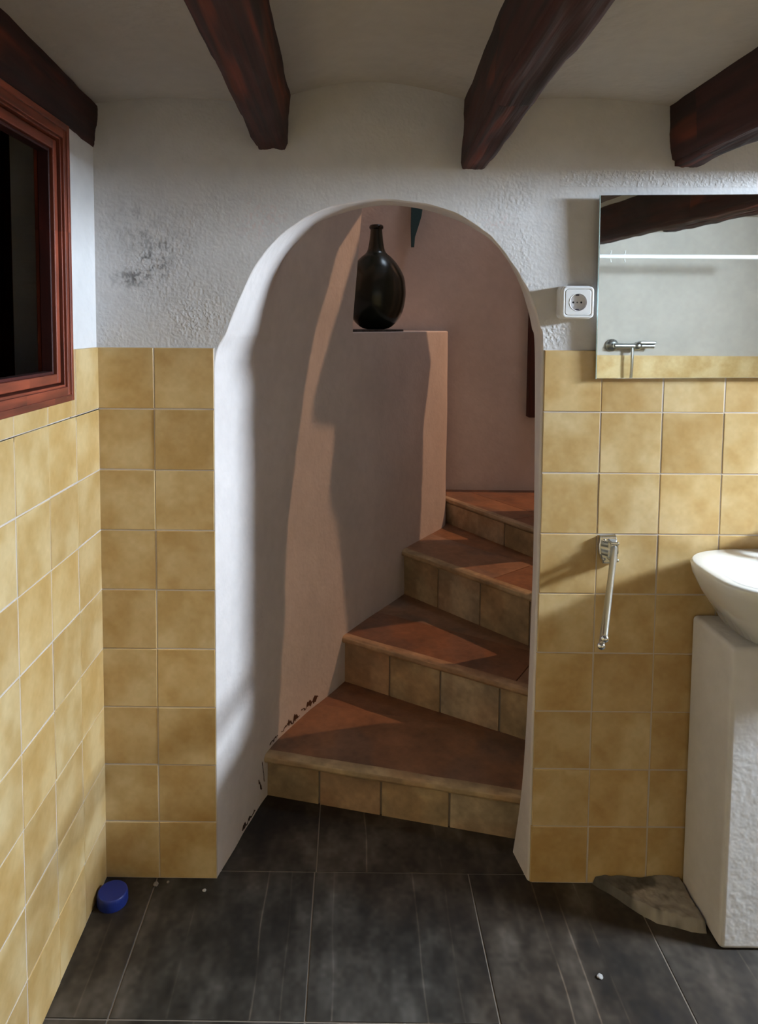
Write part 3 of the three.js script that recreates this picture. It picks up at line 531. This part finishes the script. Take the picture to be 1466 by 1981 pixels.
// earthed socket in a surface box
{
  const o = tag(group('wall_socket', 1.149, 1.463, 0.0), 'white two-pin wall socket in a surface box left of the mirror', 'socket');
  const sq = (w, r) => { const s = new THREE.Shape(), a = w / 2; s.moveTo(-a + r, -a); s.lineTo(a - r, -a); s.absarc(a - r, -a + r, r, -Math.PI / 2, 0); s.lineTo(a, a - r); s.absarc(a - r, a - r, r, 0, Math.PI / 2); s.lineTo(-a + r, a); s.absarc(-a + r, a - r, r, Math.PI / 2, Math.PI); s.lineTo(-a, -a + r); s.absarc(-a + r, -a + r, r, Math.PI, 1.5 * Math.PI); return s; };
  const ex = (s, d, b) => new THREE.ExtrudeGeometry(s, { depth: d - b, bevelEnabled: true, bevelThickness: b, bevelSize: b, bevelOffset: -b, bevelSegments: 4, curveSegments: 16 });
  mesh('back_box', ex(sq(0.078, 0.012), 0.030, 0.004), M.white, o);
  const fr = sq(0.074, 0.010); fr.holes.push(new THREE.Path(sq(0.0605, 0.007).getPoints(12).reverse()));
  mesh('frame', ex(fr, 0.010, 0.003).translate(0.001, 0, 0.029), M.white, o);
  const pl = sq(0.060, 0.007); const hp = new THREE.Path(); hp.absarc(0, 0, 0.0197, 0, Math.PI * 2, true); pl.holes.push(hp);
  const plate = mesh('cover_plate', new THREE.ExtrudeGeometry(pl, { depth: 0.0085, bevelEnabled: true, bevelThickness: 0.001, bevelSize: 0.0008, bevelOffset: -0.0008, bevelSegments: 2, curveSegments: 40 }).translate(0.001, 0, 0.0295), M.white, o);
  mesh('well', lathe([[0, 0], [0.0188, 0], [0.0192, 0.001], [0.0194, 0.0082], [0.0204, 0.0088]], 48).rotateX(Math.PI / 2).translate(0.001, 0, 0.0308), new THREE.MeshPhysicalMaterial({ color: 0xd9d6d6, roughness: 0.4, side: THREE.DoubleSide }), o);
  for (const s of [-1, 1]) {
    mesh('pin_hole', new THREE.CylinderGeometry(0.0024, 0.0024, 0.002, 20).rotateX(Math.PI / 2).translate(0.001 + s * 0.0095, 0, 0.0303), M.hole, plate);
    mesh('earth_clip', rbox(-0.003, s > 0 ? 0.0155 : -0.0192, 0.0305, 0.004, s > 0 ? 0.0192 : -0.0155, 0.0365, 0.0008), std({ color: 0x4a4650, metalness: 0.8, roughness: 0.4 }), plate);
  }
  mesh('screw', new THREE.CylinderGeometry(0.0019, 0.0019, 0.002, 16).rotateX(Math.PI / 2).translate(0.001, 0, 0.0304), std({ color: 0x6a6668, metalness: 0.7, roughness: 0.5 }), plate);
}
// towel holder with two swivel arms, folded one over the other
{
  const o = tag(group('towel_holder', 1.248, 0.864, 0.006), 'worn chrome towel holder with two swivel arms swung out from the right tiled wall', 'towel rail');
  const s = new THREE.Shape(); const pp = [[-0.021, 0.034], [0.017, 0.036], [0.0235, 0.012], [0.024, -0.008], [0.017, -0.034], [-0.014, -0.034], [-0.0225, -0.010], [-0.0245, 0.010]];
  const cp = new THREE.SplineCurve([...pp, pp[0]].map(([x, y]) => new THREE.Vector2(x, y)));
  s.setFromPoints(pp.map(([x, y]) => new THREE.Vector2(x, y)));
  const plate = mesh('wall_plate', new THREE.ExtrudeGeometry(s, { depth: 0.010, bevelEnabled: true, bevelThickness: 0.004, bevelSize: 0.004, bevelOffset: -0.004, bevelSegments: 4 }), M.chrome, o);
  for (const y of [0.024, -0.022]) mesh('screw', new THREE.SphereGeometry(0.004, 16, 10).scale(1, 1, 0.6).translate(-0.012, y, 0.0145), M.chrome, plate);
  mesh('hinge_post', new THREE.CylinderGeometry(0.006, 0.006, 0.046, 20).translate(0.009, 0.0, 0.022), M.chrome, o);
  for (const y of [0.021, -0.021]) mesh('hinge_lug', rbox(-0.001, y - 0.004, 0.006, 0.019, y + 0.004, 0.030, 0.003), M.chrome, plate);
  const A = new THREE.Vector3(0.009, 0.010, 0.022), tips = [[-0.150, -0.044, 0.412], [-0.156, -0.058, 0.412]];
  tips.forEach((t, i) => {
    const a = A.clone(); a.y -= i * 0.022; const b = new THREE.Vector3(...t), d = b.clone().sub(a), len = d.length();
    const arm = mesh('arm', new THREE.CylinderGeometry(0.0052, 0.0076, len, 28).translate(0, len / 2, 0).applyQuaternion(new THREE.Quaternion().setFromUnitVectors(new THREE.Vector3(0, 1, 0), d.clone().normalize())).translate(a.x, a.y, a.z), M.wornChrome, o);
    mesh('ball_end', new THREE.SphereGeometry(0.0074, 28, 20).translate(b.x, b.y, b.z), M.chrome, arm);
    mesh('hinge_eye', new THREE.CylinderGeometry(0.0088, 0.0088, 0.016, 24).translate(a.x, a.y, a.z), M.chrome, arm);
  });
}
// unseen basin right of the frame, sized to shade the lower tiles
{
  const o = tag(group('unseen_washbasin', 1.67, 0.86, 0.0), 'unseen white wall-hung basin under the mirror, shading the lower right tiles', 'basin');
  const ringAt = (w, d0, d1, y, n) => [...Array(n)].map((_, i) => { const t = i / n * Math.PI * 2, e = 3.2, c = Math.cos(t), s = Math.sin(t); const x = w * Math.sign(c) * Math.abs(c) ** (2 / e), z = (d0 + d1) / 2 + (d1 - d0) / 2 * Math.sign(s) * Math.abs(s) ** (2 / e); return [x, y, z]; });
  const rings = [[0.10, 0.02, 0.20, -0.15], [0.18, 0.005, 0.26, -0.14], [0.24, 0.005, 0.31, -0.06], [0.262, 0.005, 0.33, -0.02], [0.267, 0.005, 0.335, 0], [0.262, 0.01, 0.33, 0.008], [0.235, 0.085, 0.31, 0.008], [0.225, 0.095, 0.30, -0.004], [0.18, 0.11, 0.27, -0.08], [0.08, 0.14, 0.23, -0.12], [0.01, 0.18, 0.20, -0.125]].map((r) => ringAt(r[0], r[1], r[2], r[3], 48));
  const g = gridGeo(48, rings.length - 1, (i, j) => rings[j][i % 48], true);
  mesh('bowl', mergeVertices(g), new THREE.MeshPhysicalMaterial({ color: 0xe4e2dc, roughness: 0.18, clearcoat: 0.6, side: THREE.DoubleSide }), o);
  mesh('tap', merge(new THREE.CylinderGeometry(0.022, 0.026, 0.07, 24).translate(0, 0.043, 0.04), tube([[0, 0.06, 0.04], [0, 0.085, 0.06], [0, 0.08, 0.10], [0, 0.06, 0.115]], 0.011, 24, 14)), M.chrome, o);
}
{
  const o = tag(group('unseen_basin_plinth', 1.67, 0, 0.008), 'unseen white masonry plinth under the basin, placed to shade the lower right tiles', 'plinth');  // plinth out of view, placed to shade the tiles below the basin
  mesh('body', worldUV(rbox(-0.21, 0, 0, 0.22, 0.703, 0.19, 0.012)), M.plaster, o);
}
// ---------------------------------------------------------------- the far side of the room, seen in the mirror
{
  const o = tag(group('shower_mixer', 2.2, 1.222, 2.39), 'chrome shower mixer tap on the white wall seen in the mirror', 'tap');
  mesh('rosette', lathe([[0, 0.02], [0.018, 0.02], [0.034, 0.006], [0.036, 0]], 32).rotateX(-Math.PI / 2).translate(-0.095, 0, 0), M.wornChrome, o);
  mesh('body', merge(new THREE.CylinderGeometry(0.014, 0.014, 0.22, 24).rotateZ(Math.PI / 2).translate(0.01, 0, -0.05), new THREE.SphereGeometry(0.024, 20, 14).translate(0.03, 0, -0.05), new THREE.CylinderGeometry(0.013, 0.013, 0.05, 20).rotateX(Math.PI / 2).translate(-0.095, 0, -0.025)), M.wornChrome, o);
  mesh('lever', rbox(0.03, 0.012, -0.085, 0.12, 0.028, -0.045, 0.006), M.wornChrome, o);
  mesh('hose', tube([[0.0, -0.01, -0.05], [0.0, -0.08, -0.055], [-0.002, -0.2, -0.05], [-0.02, -0.4, -0.05]], 0.008, 40, 12), M.wornChrome, o);
}
{
  const o = tag(group('curtain_rail', 0, 1.693, 1.95), 'white shower curtain rail seen in the mirror', 'rail');
  mesh('rail', new THREE.CylinderGeometry(0.011, 0.011, 1.2, 18).rotateZ(Math.PI / 2).translate(2.2, 0, 0), M.white, o);
  for (const x of [1.92, 1.99]) mesh('hook', tube([[x, 0.03, 0], [x, 0.0, 0.013], [x, -0.03, 0.0]], 0.003, 14, 8), M.white, o);
}

// ---------------------------------------------------------------- small things on the floor
{
  const o = tag(group('bottle_cap', 0.0455, 0, 0.083), 'round blue plastic bottle cap lying in the left floor corner', 'cap');
  const n = 96; const g = gridGeo(n, 9, (i, j) => {
    const P = [[0.0352, 0.0], [0.0362, 0.004], [0.0362, 0.012], [0.0362, 0.022], [0.0352, 0.027], [0.0335, 0.029], [0.0315, 0.0293], [0.029, 0.0283], [0.015, 0.0283], [0.0005, 0.0283]][j];
    const rib = j > 0 && j < 4 ? 0.0005 * Math.cos(i / n * Math.PI * 2 * 48) : 0, t = i / n * Math.PI * 2; return [(P[0] + rib) * Math.cos(t), P[1], (P[0] + rib) * Math.sin(t)];
  }, true);
  mesh('shell', mergeVertices(g), std({ color: 0x1f307c, roughness: 0.42, side: THREE.DoubleSide }), o);
}
{
  const lump = (r, s) => { const g = new THREE.IcosahedronGeometry(r, 2), p = g.attributes.position; for (let i = 0; i < p.count; i++) { const v = new THREE.Vector3().fromBufferAttribute(p, i), k = 0.7 + 0.6 * fbm(v.x / r * 2 + s, v.y / r * 2 + v.z / r * 3 + s, 256, 2); p.setXYZ(i, v.x * k, v.y * k * 0.6, v.z * k); } g.computeVertexNormals(); return g; };
  [[0.262, 0.046, 0.0045, 'tiny white plaster crumb on the floor before the left jamb'], [1.165, 0.27, 0.006, 'white plaster chip on the floor at the bottom right'], [0.137, 0.03, 0.007, 'greyish mortar crumb in the floor joint beside the blue cap'], [0.165, 0.02, 0.0035, 'smallest grey crumb by the wall right of the blue cap']].forEach(([x, z, r, l], i) =>
    tag(mesh('plaster_crumb', lump(r, i * 3.1), i < 2 ? M.plaster : M.mortar), l, 'crumb', 'crumbs on the floor').position.set(x, r * 0.45, z));
  // rough cement patch at the foot of the right wall
  const poly = [[1.236, 0.008], [1.262, 0.034], [1.285, 0.060], [1.318, 0.098], [1.35, 0.125], [1.42, 0.15], [1.52, 0.155], [1.6, 0.14], [1.63, 0.01]];
  const edgeAt = (x) => { for (let k = 0; k + 1 < poly.length; k++) if (x >= poly[k][0] && x <= poly[k + 1][0]) return lerp(poly[k][1], poly[k + 1][1], (x - poly[k][0]) / (poly[k + 1][0] - poly[k][0])); return 0.01; };
  const g = gridGeo(90, 40, (i, j) => { const x = lerp(1.2361, 1.4540, i / 90), zf = edgeAt(x) + 0.006 * (fbm(x * 40, 5, 256, 2) - 0.5), z = lerp(0.007, Math.max(0.008, zf), j / 40), e = sstep(0, 0.012, zf - z); return [x, -0.001 + e * (0.014 + 0.016 * fbm(x * 26, z * 26, 256, 4)), z, x, z]; }, true);
  const cementTex = tex(512, 512, (u, v, o) => { const a = fbm(u * 9, v * 9, 9, 4), b = fbm(u * 50, v * 50, 50, 3), d = sstep(0.42, 0.62, fbm(u * 14 + 3, v * 14, 14, 4)); const k = lerp(0.36, 0.62, d) + (a - 0.5) * 0.2 + (b - 0.5) * 0.16; o[0] = k; o[1] = k * 0.95; o[2] = k * 0.88; }, true);
  tag(mesh('cement_patch', g, std({ map: cementTex, bumpMap: bumpFine, bumpScale: 0.004, roughness: 1, side: THREE.DoubleSide })), 'rough pale cement patch on the floor at the foot of the right tiled wall', 'cement');
}
renderer.render(scene, camera);
